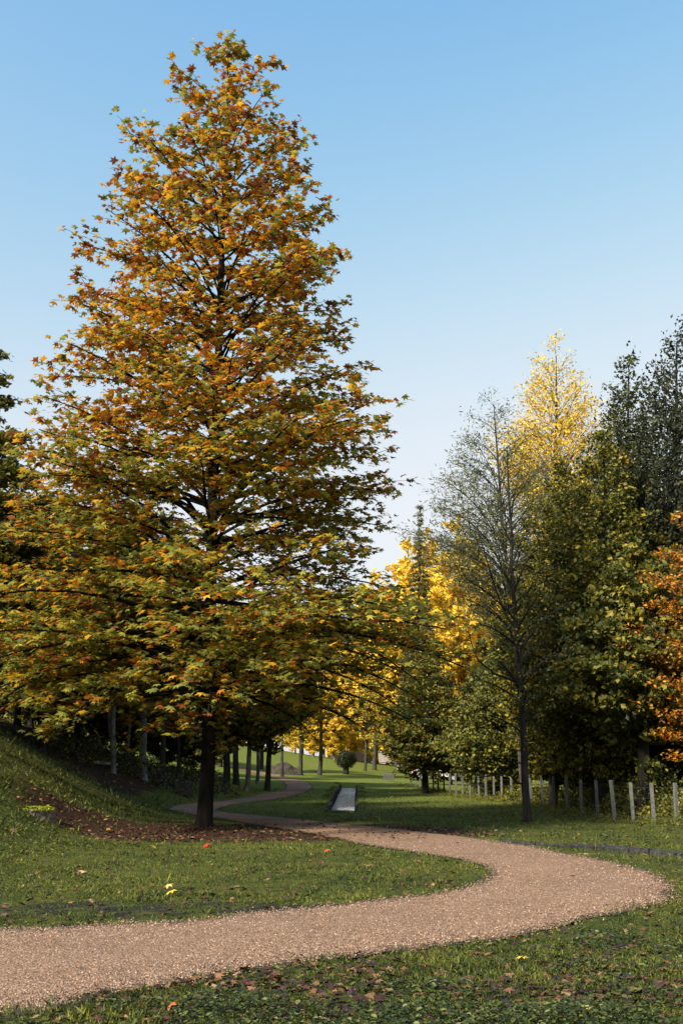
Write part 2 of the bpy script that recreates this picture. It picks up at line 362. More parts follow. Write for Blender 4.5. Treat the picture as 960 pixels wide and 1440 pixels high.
# loose stones on the path
def pts_on(n, ymin, ymax, xmin, xmax, power=2.0):
    u = rng.random(n); a, b_ = 1/ymin, 1/ymax; y = 1/(a+(b_-a)*u) if power == 2 else ymin+(ymax-ymin)*u
    return y
q = 120000; py_ = pts_on(q, 7.0, 26, 0, 0); px_ = rng.uniform(-.36, .36, q)*py_
m = inside(px_+rng.normal(0, .10, q), py_+rng.normal(0, .10, q)); px_, py_ = px_[m], py_[m]; q = len(px_)
OCT = (np.array([(1, 0, 0), (-.9, .2, 0), (.1, 1, 0), (0, -1, 0), (.1, 0, .8), (0, 0, -.8)])*.5, [np.array([(0, 2, 4), (2, 1, 4), (1, 3, 4), (3, 0, 4)])])
pos = np.stack([px_, py_, terrain(px_, py_, False)+.013], 1)
pal = np.array([(.27, .165, .11), (.20, .12, .078), (.35, .228, .158), (0.138, 0.080, 0.047), (0.515, 0.386, 0.274), (0.230, 0.160, 0.110), (0.055, 0.036, 0.024)])
pc = pal[rng.choice(7, q, p=[.24, .2, .15, .17, .05, .1, .09])]*rng.uniform(.8, 1.15, (q, 1))
link('gravel_stones', scatter('gravel_stones', pos, rnd_unit(q), np.array((0, 0, 1.))+rnd_unit(q)*.3, rng.uniform(.010, .026, q)*(.7+py_/30), pc, OCT), M_LIT, kind='stuff')
# brook
t_ = np.linspace(.0, 1, 60); cx = CH_A[0]+(CH_B[0]-CH_A[0])*t_; cy = CH_A[1]+(CH_B[1]-CH_A[1])*t_
wz = terrain(cx, cy, False)-.36
g = Geo(); V = np.concatenate([np.stack([cx-.62, cy, wz], 1), np.stack([cx+.62, cy, wz], 1)]); i = np.arange(59)
g.add(V, np.stack([i, i+60, i+61, i+1], 1)); link('brook', g.mesh('brook', smooth=True), M_WATER, kind='structure')
for s, lab in ((-1, 'dark stone wall along the left bank of the narrow brook'), (1, 'dark stone wall along the right bank of the narrow brook')):
    g = Geo()
    for k in range(46):
        a0 = (k+.5)/46; qx = CH_A[0]+(CH_B[0]-CH_A[0])*a0+s*(.66+rng.normal(0, .015)); qy = CH_A[1]+(CH_B[1]-CH_A[1])*a0
        zt = float(terrain(qx+s*.25, qy, False))
        for c_, hh in ((0, .3), (1, .28)):
            g.box((qx, qy+rng.normal(0, .03), zt-.64+c_*.3+hh/2-.02), (.2, .86, hh), jit=.012)
    tag(link('brook_wall', g.mesh('brook_wall'), M_STONE), lab, 'wall')

# ------------------------------------------------------------------ trees
def polyl(p0, az, el0, el1, L, n=7, wob=.06, tip=None):
    pts = [np.array(p0, float)]; ds = L/(n-1)
    for k in range(n-1):
        e = el0+(el1-el0)*k/(n-2); a = az+rng.normal(0, wob)*(k > 0)
        pts.append(pts[-1]+ds*np.array((math.cos(e)*math.cos(a), math.cos(e)*math.sin(a), math.sin(e)))); az = a
    return np.array(pts)
def along(P, s):
    d = np.concatenate([[0], np.cumsum(np.linalg.norm(np.diff(P, axis=0), axis=1))]); d /= d[-1]
    return np.array([np.interp(s, d, P[:, k]) for k in range(3)]).T
def trunk_pts(H, lean=(0, 0), n=12, wob=.05):
    t = np.linspace(0, 1, n); w = np.cumsum(rng.normal(0, wob, (n, 2)), 0); w[0] = 0
    return np.stack([lean[0]*t*H+w[:, 0], lean[1]*t*H+w[:, 1], t*H], 1)
def flare(H, r0, n):
    t = np.linspace(0, 1, n); r = r0*(1-t)**.85+.012; return r

LEAFK, SIZEK = 2.2, 1.2
def build_tree(H, r0, prof, nb, elev, ntw, nlf, lsize, pal, tpl=OVAL, lean=(0, 0), low=.2, droop=0., spread=.35, flat=.5,
               up=.8, asym=None, sides=7, twig_r=.012, colfun=None, jit=.25, thin=False, rbk=1.0):
    """prof(t) gives crown radius at height fraction t; returns trunk Geo, list of branch Geo, leaf arrays"""
    T = trunk_pts(H, lean); tr = flare(H, r0, len(T)); G = Geo(); 
    Tq = np.concatenate([[0, .006, .013, .022, .032], np.linspace(.05, .95, 24)]); Tf = along(T, Tq); G.tube(Tf, np.interp(Tq, np.linspace(0, 1, len(T)), tr)*.97+r0*.3*np.exp(-Tq*H/.25), sides)
    pm = max(prof(.4), .8*max(prof(q/20) for q in range(20)))
    B = []; anchors = []; dirs = []; bid = []
    tz = np.linspace(0, 1, 400); wgt = np.array([prof(q)+.15 for q in tz])*(tz > low*.6); cdf = np.cumsum(wgt); cdf /= cdf[-1]
    for k in range(nb):
        t = float(np.interp((k+rng.random())/nb, cdf, tz)); az = k*2.39996+rng.normal(0, .3)
        rr = prof(t)*(asym(az, t) if asym else 1)*rng.uniform(1-jit, 1.0)-.1
        if rr < .15: rr = .15
        e = elev(t)+rng.normal(0, .08)
        zb = t*H-rr*math.tan(e); zb = min(max(zb, low*H), H*.985)
        e = math.atan2(t*H-zb, rr); L = math.hypot(rr, t*H-zb)
        p0 = along(T, [zb/H])[0]
        P = polyl(p0, az, e+.22-droop*.3, e-.22-droop, L, 7)
        g = Geo(); rb = min(max((.0095*L+.006)*rbk, .010), float(np.interp(zb/H, np.linspace(0, 1, len(T)), tr))*.6)
        g.tube(P, rb*np.linspace(1, .25, 7), 5)
        n2 = max(2, int(ntw*L/pm*.9+1))
        for j in range(n2):
            s = .22+.75*(j+rng.random())/n2; q0 = along(P, [s])[0]
            L2 = L*(.14+.38*(1-s))*rng.uniform(.7, 1.2)+.2; side = 1 if j % 2 else -1
            a2 = az+side*rng.uniform(.45, 1.1); Q = polyl(q0, a2, e*.6+.1, e*.4-.1-droop, L2, 4, .12)
            g.tube(Q, twig_r*np.linspace(1, .35, 4), 3, cap=False)
            c = along(Q, np.linspace(.35, 1, max(2, int(L2/.4)+1))); anchors.append(c); dirs.append(np.repeat((Q[-1]-Q[0])[None]/L2, len(c), 0)); bid += [k]*len(c)
        m5 = 5+int(L*.9); c = along(P, np.linspace(.45, 1, m5)); anchors.append(c); dirs.append(np.repeat((P[-1]-P[-2])[None]/np.linalg.norm(P[-1]-P[-2]), m5, 0)); bid += [k]*m5
        B.append(g)
    c = along(T, np.linspace(.72, 1.0, max(6, nb//6))); anchors.append(c); dirs.append(np.repeat(np.array([(0, 0, 1.)]), len(c), 0))
    A = np.concatenate(anchors); D = np.concatenate(dirs); n = len(A)
    # leaves shared evenly over the anchors
    if tpl is not PLANE and not thin: nlf = int(nlf*LEAFK); lsize = lsize*SIZEK
    idx = rng.integers(0, n, nlf) if nlf else np.zeros(0, int)
    off = rnd_unit(len(idx))*rng.random((len(idx), 1))**.5*spread; off[:, 2] *= flat
    pos = A[idx]+off; f = D[idx]+rnd_unit(len(idx))*.7; nn = np.array((0, 0, up))+rnd_unit(len(idx))*.75
    pal = np.array(pal); cl = rng.integers(0, len(pal), n)
    pick = np.where(rng.random(len(idx)) < .6, cl[idx], rng.integers(0, len(pal), len(idx)))
    if colfun is not None: pick = colfun(pos, pick, H)
    col = pal[pick]*rng.uniform(.72, 1.25, (len(idx), 1)); sz = lsize*rng.uniform(.5, 1.4, len(idx))
    return G, B, (pos, f, nn, sz, col), T
def plant(name, label, cat, loc, res, bark, group=None, tpl=OVAL, rz=0, leafmat=None):
    G, B, (pos, f, nn, sz, col), T = res
    o = thing(name, label, cat, loc, rz, group)
    link('trunk', G.mesh('trunk', smooth=True), bark, o)
    gb = Geo()
    for q in B:
        for v in q.V: pass
    V = []; Pd = {}; n = 0
    for q in B:
        for k, ps in q.P.items(): Pd.setdefault(k, []).extend([p+n for p in ps])
        V += q.V; n += q.n
    link('branches', mesh_np('branches', np.concatenate(V), [np.concatenate(p) for p in Pd.values()], smooth=True), bark, o, 'stuff')
    if len(pos): link('crown', scatter('crown', pos, f, nn, sz, col, tpl), leafmat or M_FOL, o, 'stuff')
    return o
def height_to(px_top, py_top, Y, base): return float(deep(px_top, py_top, Y)[2]-base[2])

# --- the big plane tree
SIL = [(32, 300, 326), (70, 262, 352), (100, 228, 384), (130, 206, 394), (180, 176, 424), (240, 134, 440), (300, 133, 464), (330, 104, 486), (360, 74, 486), (390, 84, 514),
       (430, 82, 510), (470, 34, 502), (520, 36, 540), (560, 38, 556), (600, 28, 588), (660, 0, 596), (705, -15, 560), (740, -30, 515), (780, -60, 562), (820, -90, 600),
       (860, -110, 652), (900, -115, 668), (950, -110, 662), (985, -70, 640), (1010, 20, 560), (1035, 90, 470)]
YT = TREE[1]
HT = height_to(318, 34, YT, TREE)
zz = np.array([deep(300, s[0], YT)[2]-TREE[2] for s in SIL]); tx = np.array([np.interp(s[0], (30, 1163), (318, 287)) for s in SIL])
lr = np.array([deep(q-0, s[0], YT)[0]-deep(s[1], s[0], YT)[0] for q, s in zip(tx, SIL)]); rr_ = np.array([deep(s[2], s[0], YT)[0]-deep(q, s[0], YT)[0] for q, s in zip(tx, SIL)])
lr = lr*np.interp([s[0] for s in SIL], (200, 330, 480, 520), (1.06, .95, .92, .98)); rr_ = rr_*np.interp([s[0] for s in SIL], (200, 400), (1.08, 1.0)); zo = np.argsort(zz); zz, lr, rr_ = zz[zo]/HT, lr[zo], rr_[zo]
def prof_main(t): return float(np.interp(t, zz, (lr+rr_)/2, left=.6, right=.1))
def asym_main(az, t):
    l, r = float(np.interp(t, zz, lr)), float(np.interp(t, zz, rr_)); m = (l+r)/2+1e-6
    c = math.cos(az); l, r = min(l, m*1.35), r
    return ((r if c > 0 else l)*abs(c)+min(l, r)*(1-abs(c)))/m if m > .2 else 1
PALM = [(.28, .28, .045), (.19, .22, .045), (.40, .36, .05), (.64, .32, .022), (.68, .40, .03), (.52, .18, .016), (.30, .085, .02), (.50, .42, .06), (.18, .065, .03), (.13, .16, .045)]
def col_main(pos, pick, H):
    t = pos[:, 2]/H; r = np.hypot(pos[:, 0], pos[:, 1])/np.interp(t, zz, (lr+rr_)/2+.3)
    g = noise2(pos[:, 0], pos[:, 2]*1.6, .9, 1)*.5+noise2(pos[:, 1], pos[:, 2], 1.3, 4)*.4
    warm = .54+.32*g+.18*np.sin((t-.1)*3.1)-.12*(t > .93)-.20*(t < .40)-.08*(t < .52)
    u = rng.random(len(pos)); w_ = u < warm
    v = rng.random(len(pos))
    hot = np.select([v < .30, v < .50, v < .68, v < .84], [3, 4, 5, 6], 8); cool = np.select([v < .34, v < .6, v < .8, v < .9], [0, 1, 2, 7], 9)
    return np.where(w_, hot, cool)
lean = ((deep(318, 30, YT)[0]-TREE[0])/HT, 0)
res = build_tree(HT, .225, prof_main, 230, lambda t: .05+.75*max(0, t-.18)**.7 if t > .18 else -.12, 11, 72000, .255, PALM, PLANE, lean, low=.145, droop=.12,
                 spread=.33, flat=.55, up=1.3, asym=asym_main, sides=14, twig_r=.014, colfun=col_main, jit=.2)
G, B, (pos, f, nn, sz, col), T = res
pt = thing('plane_tree', 'tall cone-shaped plane tree with green and orange leaves standing in the grass beside the path', 'tree', TREE-np.array((0, 0, .06)))
link('trunk', G.mesh('trunk', smooth=True), M_BARKD, pt)
for q in B: link('branch', q.mesh('branch', smooth=True), M_BARKD, pt)
# leaves hang in the light: the outermost towards the camera are single objects, the others one mesh
px0, py0 = pos[:, 0], pos[:, 2]
thin_ = .80*np.exp(-((px0-4.7)/1.4)**2-((py0-4.1)/1.3)**2)+.15*(py0 < HT*.5)*(px0 < 2)+.35*np.exp(-((px0-3.0)/1.6)**2-((py0-7.4)/.8)**2)+.35*(noise2(px0*.9, py0*1.5, 1.2, 7) > .35)
kp = rng.random(len(pos)) > thin_; pos, f, nn, sz, col = pos[kp], f[kp], nn[kp], sz[kp], col[kp]
nrm = frames(f, nn)[:, :, 2]; score = np.abs(nrm[:, 1])*sz*(pos[:, 1] < -np.interp(pos[:, 2]/HT, zz, (lr+rr_)/2)*.45)
wx, wy = project(pos+TREE); score = score*((wx > 5) & (wx < 955))
big = np.argsort(-score)[:300]; rest = np.ones(len(pos), bool); rest[big] = False
link('foliage', scatter('foliage', pos[rest], f[rest], nn[rest], sz[rest], col[rest], PLANE), M_LEAF, pt, 'stuff')
leaf_me = []
for c_ in PALM:
    leaf_me.append(mesh_np('leaf', PLANE[0], PLANE[1], np.repeat(np.array(c_)[None], len(PLANE[0]), 0))); leaf_me[-1].materials.append(M_LEAF)
from mathutils import Matrix
Mf = frames(f[big], nn[big])
for k, bi in enumerate(big):
    ci = int(np.argmin(np.abs(np.array(PALM)/np.linalg.norm(PALM, axis=1)[:, None]-col[bi]/np.linalg.norm(col[bi])).sum(1)))
    o = bpy.data.objects.new('leaf', leaf_me[ci]); C.objects.link(o); o.parent = pt
    m4 = Matrix(Mf[k].tolist()).to_4x4(); o.matrix_local = Matrix.Translation(pos[bi].tolist()) @ m4 @ Matrix.Scale(float(sz[bi]), 4)

# --- other trees
GRN = [(.07, .085, .018), (.10, .115, .024), (.15, .155, .03), (.21, .195, .032), (.30, .24, .032), (.045, .06, .016)]
GRNY = [(.09, .105, .02), (.16, .165, .024), (.26, .22, .028), (.42, .30, .03), (.04, .045, .012), (.12, .11, .02)]
GOLD = [(.80, .56, .05), (.84, .63, .07), (.74, .46, .04), (.68, .54, .06), (.84, .58, .05), (.62, .40, .04)]
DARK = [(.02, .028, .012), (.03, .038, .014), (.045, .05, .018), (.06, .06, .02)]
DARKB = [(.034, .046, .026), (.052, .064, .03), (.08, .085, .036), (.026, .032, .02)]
ORNG = [(.50, .18, .015), (.60, .25, .02), (.40, .12, .012), (.52, .29, .025), (.28, .09, .012), (.18, .13, .02)]
GREYG = [(.12, .14, .06), (.17, .18, .07), (.22, .21, .08), (.09, .105, .045)]
egg = lambda r, lo=.15, pk=.4: (lambda t: r*max(0, (t-lo)/(pk-lo))**.6 if t < pk else r*max(0, (1-t)/(1-pk))**.65)
def tree_px(name, label, pxb, Y, px_top, py_top, r0, rad, nb, ntw, nlf, ls, pal, bark, **k):
    base = ground(pxb, Y); H = height_to(px_top, py_top, Y, base)
    tpl = k.pop('tpl', OVAL); lo = k.pop('lo', .15); pk = k.pop('pk', .4); grp = k.pop('group', None); elev = k.pop('elev', lambda t: .35+.4*t)
    prof = k.pop('prof', egg(rad, lo, pk)); lean = ((deep(px_top, py_top, Y)[0]-base[0])/H, 0)
    res = build_tree(H, r0, prof, nb, elev, ntw, nlf, ls, pal, tpl, lean, low=k.pop('low', .18), **k)
    return plant(name, label, 'tree', base-np.array((0, 0, .08)), res, bark, grp, tpl)

# bare young tree in the mown grass on the right
base = at(742, 1156); H = height_to(716, 610, base[1], base)
M_BARKY = M_BARK
bt = thing('young_tree', 'slim half-bare tree with fine twigs standing in the grass before the fence posts', 'tree', base-np.array((0, 0, .05)))
lean_ = (deep(716, 610, base[1])[0]-base[0])/H
res = build_tree(H, .125, egg(2.5, .10, .5), 40, lambda t: .25+.75*t, 9, 2200, .10, GRN+[(.2, .12, .02)], OVAL, (lean_, 0), low=.1, spread=.25, flat=1, up=.2, sides=9, twig_r=.010, jit=.45, thin=True, rbk=2.3)
link('trunk', res[0].mesh('trunk', smooth=True), M_BARKY, bt)
for q in res[1]: link('branch', q.mesh('branch', smooth=True), M_BARKY, bt)
for (p0, p1, p2, r_) in [((722, 955), (665, 925), (650, 875), .045), ((737, 1100), (712, 1086), (655, 1092), .035), ((722, 880), (690, 820), (665, 745), .04)]:
    q = np.array([deep(*p, base[1])-base for p in (p0, ((p0[0]+p1[0])/2, (p0[1]+p1[1])/2+6), p1, p2)])+np.array([(0, 0, 0), (0, -.15, 0), (0, -.5, 0), (0, -.9, 0)])
    q = along(q, np.linspace(0, 1, 9)); g = Geo(); g.tube(q, np.linspace(r_, .01, 9), 6)
    for j in range(10):
        s = .35+.06*j; w0 = along(q, [s])[0]; g.tube(polyl(w0, rng.uniform(0, 6.3), .6, .3, rng.uniform(.4, 1), 4, .2), [.01, .008, .006, .003], 3)
    link('branch', g.mesh('branch', smooth=True), M_BARKY, bt)
link('foliage', scatter('foliage', *res[2], OVAL), M_FOL, bt, 'stuff')

tree_px('willow_tree', 'feathery grey-green willow with drooping twigs beside the yellow-topped tree', 735, 52, 690, 545, .16, 4.2, 110, 8, 10500, .16, GREYG, M_BARKG, tpl=NARROW, lo=.35, pk=.7, droop=.45, spread=.5, flat=1.2, up=.1, low=.3, elev=lambda t: .85, rbk=.8)
def col_ytop(pos, pick, H): return np.where(pos[:, 2] > H*(.66+.05*rng.random(len(pos))), pick, pick)
tree_px('poplar_tree', 'tall thin tree with a glowing yellow top above the other trees', 778, 60, 776, 472, .24, 3.6, 90, 9, 8500, .14, GOLD, M_BARKG, lo=.5, pk=.74, spread=.55, flat=1.1, up=.2, low=.4, elev=lambda t: .9, droop=.1, rbk=.8)
tree_px('alder_tree', 'dark leafy tree with the highest spire at the right edge of the photo', 930, 46, 948, 448, .26, 3.9, 150, 8, 27000, .14, DARKB, M_BARK, tpl=ROUND, lo=.12, pk=.40, spread=.4, flat=1.2, up=.3, elev=lambda t: 1.1, low=.12, rbk=.8)
tree_px('alder_tree', 'dark leafy tree with two pointed tops left of the highest right-hand spire', 880, 48, 880, 490, .24, 3.3, 140, 8, 22000, .14, DARKB+GRN[:3], M_BARK, tpl=ROUND, lo=.1, pk=.38, spread=.4, flat=1.2, up=.3, elev=lambda t: 1.1, low=.12, rbk=.8)
tree_px('lime_tree', 'broad olive-green tree behind the fence posts with leaves down to the ground', 835, 44, 850, 600, .24, 4.4, 120, 9, 22000, .145, GRN+GRNY, M_BARK, tpl=ROUND, lo=.03, pk=.4, spread=.45, flat=.7, up=.6, low=.1)
tree_px('lime_tree', 'yellowish green tree behind the half-bare young tree', 775, 50, 790, 640, .2, 3.6, 110, 9, 18000, .145, GRNY, M_BARKG, tpl=ROUND, lo=.03, pk=.4, spread=.45, flat=.7, up=.6, low=.1)
tree_px('lime_tree', 'dull green tree in the dark wood between the young tree and the low dark tree', 705, 58, 705, 930, .2, 3.8, 100, 9, 16000, .16, GRN, M_BARKG, tpl=ROUND, lo=.03, pk=.4, spread=.45, flat=.7, up=.6, low=.1)
tree_px('beech_tree', 'orange-leaved beech tree at the right edge behind the fence', 985, 36, 990, 670, .16, 3.1, 46, 9, 6000, .11, ORNG, M_BARK, tpl=OVAL, lo=.12, pk=.45, spread=.4, flat=.6, up=.7, low=.12)
tree_px('hornbeam_tree', 'low dark olive tree with trailing boughs at the far end of the fence', 597, 66, 606, 890, .2, 3.0, 80, 9, 11000, .17, GRN+[(.2, .15, .02)], M_BARK, tpl=OVAL, lo=.05, pk=.35, spread=.45, flat=.6, up=.7, low=.16, droop=.2)
tree_px('walnut_tree', 'dark trunked tree behind the third fence post from the right', 890, 38, 900, 760, .24, 3.4, 50, 12, 14000, .18, GRN, M_BARK, tpl=ROUND, lo=.25, pk=.5, spread=.45, flat=.6, up=.6, low=.22)
tree_px('beech_tree', 'dark green and yellow beech rising at the left edge of the photo', -35, 36, -20, 462, .3, 3.2, 70, 12, 20000, .16, GRNY+GRN[:3], M_BARK, tpl=OVAL, lo=.1, pk=.35, spread=.4, flat=.5, up=.8, low=.12, elev=lambda t: .25)
# spruce
def prof_sp(t): return 3.0*(1-t)**.9+.05
tree_px('spruce_tree', 'thin pointed spruce top rising over the golden grove', 588, 104, 588, 712, .22, 2.6, 210, 9, 9000, .34, [(.11, .11, .045), (.15, .14, .05), (.2, .17, .05)], M_BARK, tpl=NARROW, prof=prof_sp, spread=.35, flat=.5, up=.8, low=.1, elev=lambda t: -.15)

# wood on the left bank: pale and dark trunks
bank = [(160, 49, 9, 1.6, M_BARKP, 'pale forked trunk on the leaf-covered bank left of the plane tree', 700), (203, 51, 13, 2.6, M_BARKP, 'stout grey trunk with one pale side on the leaf-covered bank', 690),
        (231, 53, 10, 2.2, M_BARKG, 'straight brownish trunk nearest the plane tree on its left', 720), (318, 63, 13, 2.6, M_BARKG, 'thick dark trunk standing right behind the small dark bench', 830),
        (333, 72, 11, 2.4, M_BARKG, 'grey trunk half hidden between the bench trunk and a pale trunk', 850), (347, 62, 9, 2.2, M_BARKP, 'slim pale grey trunk right of the trunk behind the bench', 850),
        (376, 65, 10, 2.4, M_BARKG, 'dark trunk standing beside the upper end of the gravel path', 860), (300, 74, 6, 1.8, M_BARK, 'thin leaning dark trunk just right of the plane tree trunk', 850),
        (60, 47, 12, 3.0, M_BARK, 'black trunk in deep shade at the top of the left bank', 660), (110, 56, 10, 3.0, M_BARK, 'dark trunk in the shade behind the pale forked one', 700), (20, 58, 12, 3.4, M_BARK, 'dark trunk hidden in the wood at the far left', 640),
        (180, 57, 5, 1.6, M_BARKP, 'thin pale trunk between the forked one and the stout grey one', 760), (252, 60, 6, 1.6, M_BARKG, 'thin trunk close on the left of the plane tree trunk', 800), (362, 78, 6, 1.5, M_BARKP, 'thin pale trunk half behind the trunk at the path end', 870)]
for k, (px, Yd, wpx, rad, bk, lab, top) in enumerate(bank):
    o = tree_px('bank_tree', lab, px, Yd, px+rng.uniform(-8, 8), top, wpx/2*Yd/1500*.8, rad+.8, 34, 8, 6500, .22, GRNY if k in (3, 4, 5, 6) else GRN, bk, tpl=ROUND, lo=.22, pk=.55, spread=.5, flat=.6, up=.7, low=.3)
    if k == 0:
        g = Geo(); P = np.array([(0, 0, .9), (-.18, .05, 1.6), (-.3, .1, 2.4), (-.42, .1, 4.2)]); g.tube(along(P, np.linspace(0, 1, 8)), np.linspace(.12, .08, 8), 7); link('forked_stem', g.mesh('forked_stem', smooth=True), M_BARKP, o)
# slim trees on the far lawn
for px, Yd, wpx, top, lab in [(367, 100, 6, 930, 'small dark trunk at the left on the far lawn'), (397, 92, 4, 930, 'slim trunk standing in front of the earth heap'), (422, 96, 6, 920, 'leaning slim trunk right of the earth heap'),
                              (449, 98, 6, 870, 'straight slim trunk alone in the middle of the far lawn'), (513, 112, 4, 940, 'slim trunk right of the round bush on the far lawn'), (526, 116, 6, 930, 'brown trunk furthest right on the far lawn')]:
    tree_px('lawn_tree', lab, px, Yd, px+4, top, wpx/2*Yd/1500, 1.9, 26, 7, 900, .22, GRNY+GOLD[:4], M_BARKG, tpl=ROUND, lo=.25, pk=.6, spread=.5, flat=.6, up=.7, low=.3)
# golden grove beyond the lawn
GG = 'golden-leaved trees of the sunlit far grove'; protos = []
for k in range(3):
    H = (19, 17, 21)[k]; res = build_tree(H, .2, egg(4.2, .0, .42), 60, lambda t: .3+.5*t, 10, 9000, .36, GOLD, OVAL, low=.08, spread=.6, flat=.8, up=.4)
    protos.append(plant('golden_tree', 'golden-leaved tree in the sunlit grove beyond the far lawn', 'tree', (0, 0, -50), res, M_BARKP, GG, leafmat=M_GOLD))
spots = [(395, 150, 1.0), (425, 158, 1.1), (455, 146, .95), (480, 165, 1.1), (500, 150, 1.0), (530, 138, 1.2), (545, 160, 1.5), (560, 124, 1.3), (580, 145, 1.6), (605, 122, 1.45), (625, 146, 1.7), (650, 114, 1.4), (672, 132, 1.6), (470, 132, .62), (492, 140, .55), (520, 134, .6), (440, 134, .5), (415, 140, .55),
         (700, 112, 1.15), (725, 128, 1.25), (355, 160, 1.05), (320, 168, 1.1), (760, 100, 1.1), (800, 96, 1.15), (280, 165, 1.2), (850, 92, 1.1), (910, 90, 1.2), (960, 84, 1.2), (440, 175, 1.15), (515, 180, 1.2), (600, 178, 1.3), (680, 160, 1.3)]
for k, (px, Yd, s) in enumerate(spots):
    o = protos[k] if k < 3 else copy_tree(protos[k % 3])
    p = ground(px, Yd); o.location = (p[0], p[1], p[2]-.1); o.rotation_euler.z = k*1.7; s *= .92+.1*rng.random(); o.scale = (s, s, s)
# dark wood: filler trees deeper on both sides
DG = 'dark trees deep in the wood behind the fence'; DL = 'dark trees deep in the wood on the left bank'
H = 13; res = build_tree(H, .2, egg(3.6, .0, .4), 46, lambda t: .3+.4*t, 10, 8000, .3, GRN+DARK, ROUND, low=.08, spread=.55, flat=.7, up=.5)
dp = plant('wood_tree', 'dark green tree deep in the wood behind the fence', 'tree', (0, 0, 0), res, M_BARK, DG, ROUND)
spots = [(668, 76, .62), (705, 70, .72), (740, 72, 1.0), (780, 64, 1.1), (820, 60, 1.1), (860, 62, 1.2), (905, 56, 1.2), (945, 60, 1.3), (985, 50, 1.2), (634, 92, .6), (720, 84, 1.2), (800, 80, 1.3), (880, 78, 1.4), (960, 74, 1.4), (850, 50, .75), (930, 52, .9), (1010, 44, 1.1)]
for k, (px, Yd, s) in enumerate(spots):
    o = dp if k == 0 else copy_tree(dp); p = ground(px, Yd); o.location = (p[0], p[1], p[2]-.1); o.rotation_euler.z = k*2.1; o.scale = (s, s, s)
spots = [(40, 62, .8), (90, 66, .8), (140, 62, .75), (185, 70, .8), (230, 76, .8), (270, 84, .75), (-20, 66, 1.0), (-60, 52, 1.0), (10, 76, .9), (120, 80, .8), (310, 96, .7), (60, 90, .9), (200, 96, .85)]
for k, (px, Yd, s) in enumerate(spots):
    o = copy_tree(dp); o['label'] = 'unseen dark green tree added outside the view to shade the left bank'; o['group'] = DL
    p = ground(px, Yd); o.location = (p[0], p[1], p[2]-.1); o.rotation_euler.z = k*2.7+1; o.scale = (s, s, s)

for k, (x_, y_, s) in enumerate([(-17, 33, 1.0), (-19.5, 38, 1.05), (-24, 35, 1.1), (-21.5, 44, 1.0), (-27, 41, 1.15), (-30, 34, 1.1), (-18, 46, .9), (-25, 50, 1.0)]):  # unseen trees added up-sun, left of the view, to shade the bank
    o = copy_tree(dp); o['label'] = 'unseen dark green tree added outside the view to shade the left bank'; o['group'] = DL
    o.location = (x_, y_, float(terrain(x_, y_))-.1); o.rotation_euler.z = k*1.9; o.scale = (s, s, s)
posts = [(1022, 1164), (985, 1162), (951, 1160), (919, 1159), (890, 1157), (864, 1154), (840, 1149), (817, 1145), (798, 1140), (779, 1136), (763, 1132), (747, 1130), (733, 1128.5), (718, 1127), (705, 1126.5), (694, 1126), (683, 1125), (673, 1124),
         (661, 1122.5), (650, 1121), (641, 1119.5), (632, 1118), (624, 1116.5), (616, 1115), (609, 1113.5), (602, 1112), (596, 1110.5), (590, 1109), (584, 1107.5), (578, 1106)]
# undergrowth behind the fence and on the left bank
def clump(cx, cy, rx, ry, h, n, ls, pal, mask=None):
    r = rng.random(n)**.5; a = rng.random(n)*6.283; x = cx+rx*r*np.cos(a); y = cy+ry*r*np.sin(a)
    z = terrain(x, y, False)+h*(1-r**2)*(.35+.65*rng.random(n))*(.7+.6*rng.random()); p = np.stack([x, y, z], 1)
    pal = np.array(pal); return p, ls*rng.uniform(.6, 1.3, n), pal[rng.integers(0, len(pal), n)]*rng.uniform(.7, 1.25, (n, 1))
def brush(name, clumps, tpl=OVAL, m=None, up=.7):
    p = np.concatenate([c[0] for c in clumps]); s = np.concatenate([c[1] for c in clumps]); c_ = np.concatenate([c[2] for c in clumps])
    return link(name, scatter(name, p, rnd_unit(len(p)), np.array((0, 0, up))+rnd_unit(len(p))*.8, s, c_, tpl), m or M_FOL, kind='stuff')
cl = []
for k in range(46):
    Yd = rng.uniform(34, 62); px = rng.uniform(690, 985) if Yd < 48 else rng.uniform(620, 980); p = ground(px, Yd)
    fx = np.interp(Yd, (31, 47, 56, 90), (10, 9.0, 6.2, 5.2)); 
    x_ = max(p[0], fx+1.3+rng.random()); cl.append(clump(x_, Yd, 1.5, 1.3, rng.uniform(.7, 1.9), 620, .13, GRN+GRNY[:3]))
brush('undergrowth', cl)
cl = []
for k, (pxq, pyq) in enumerate(posts):
    p = at(pxq, pyq)
    for j in range(3): cl.append(clump(p[0]+rng.normal(0, .5), p[1]+rng.normal(.1, .6), .7, .45, rng.uniform(.15, .42), 150, .09, GRN+GRNY[:2]))
brush('fence_weeds', cl, NARROW, up=.2)
cl = []
for k in range(70):                              # rank grass hanging over the brook's stone edges
    a0 = rng.random(); sd_ = rng.choice([-1, 1]); cl.append(clump(CH_A[0]+(CH_B[0]-CH_A[0])*a0+sd_*rng.uniform(.8, 1.05), CH_A[1]+(CH_B[1]-CH_A[1])*a0, .22, .7, rng.uniform(.04, .13), 45, .08, GRN[:3]))
for k in range(16): cl.append(clump(CH_A[0]+rng.uniform(-.8, .8), CH_A[1]+rng.uniform(-.6, .3), .3, .3, rng.uniform(.05, .14), 50, .08, GRN[:3]))
brush('brook_weeds', cl, NARROW, up=.2)
cl = []
for k in range(26):
    Yd = rng.uniform(50, 80); px = rng.uniform(-40, 300); p = ground(px, Yd); cl.append(clump(p[0], Yd, 1.8, 1.5, rng.uniform(.4, 1.3), 420, .16, GRN+DARK))
brush('bank_undergrowth', cl)

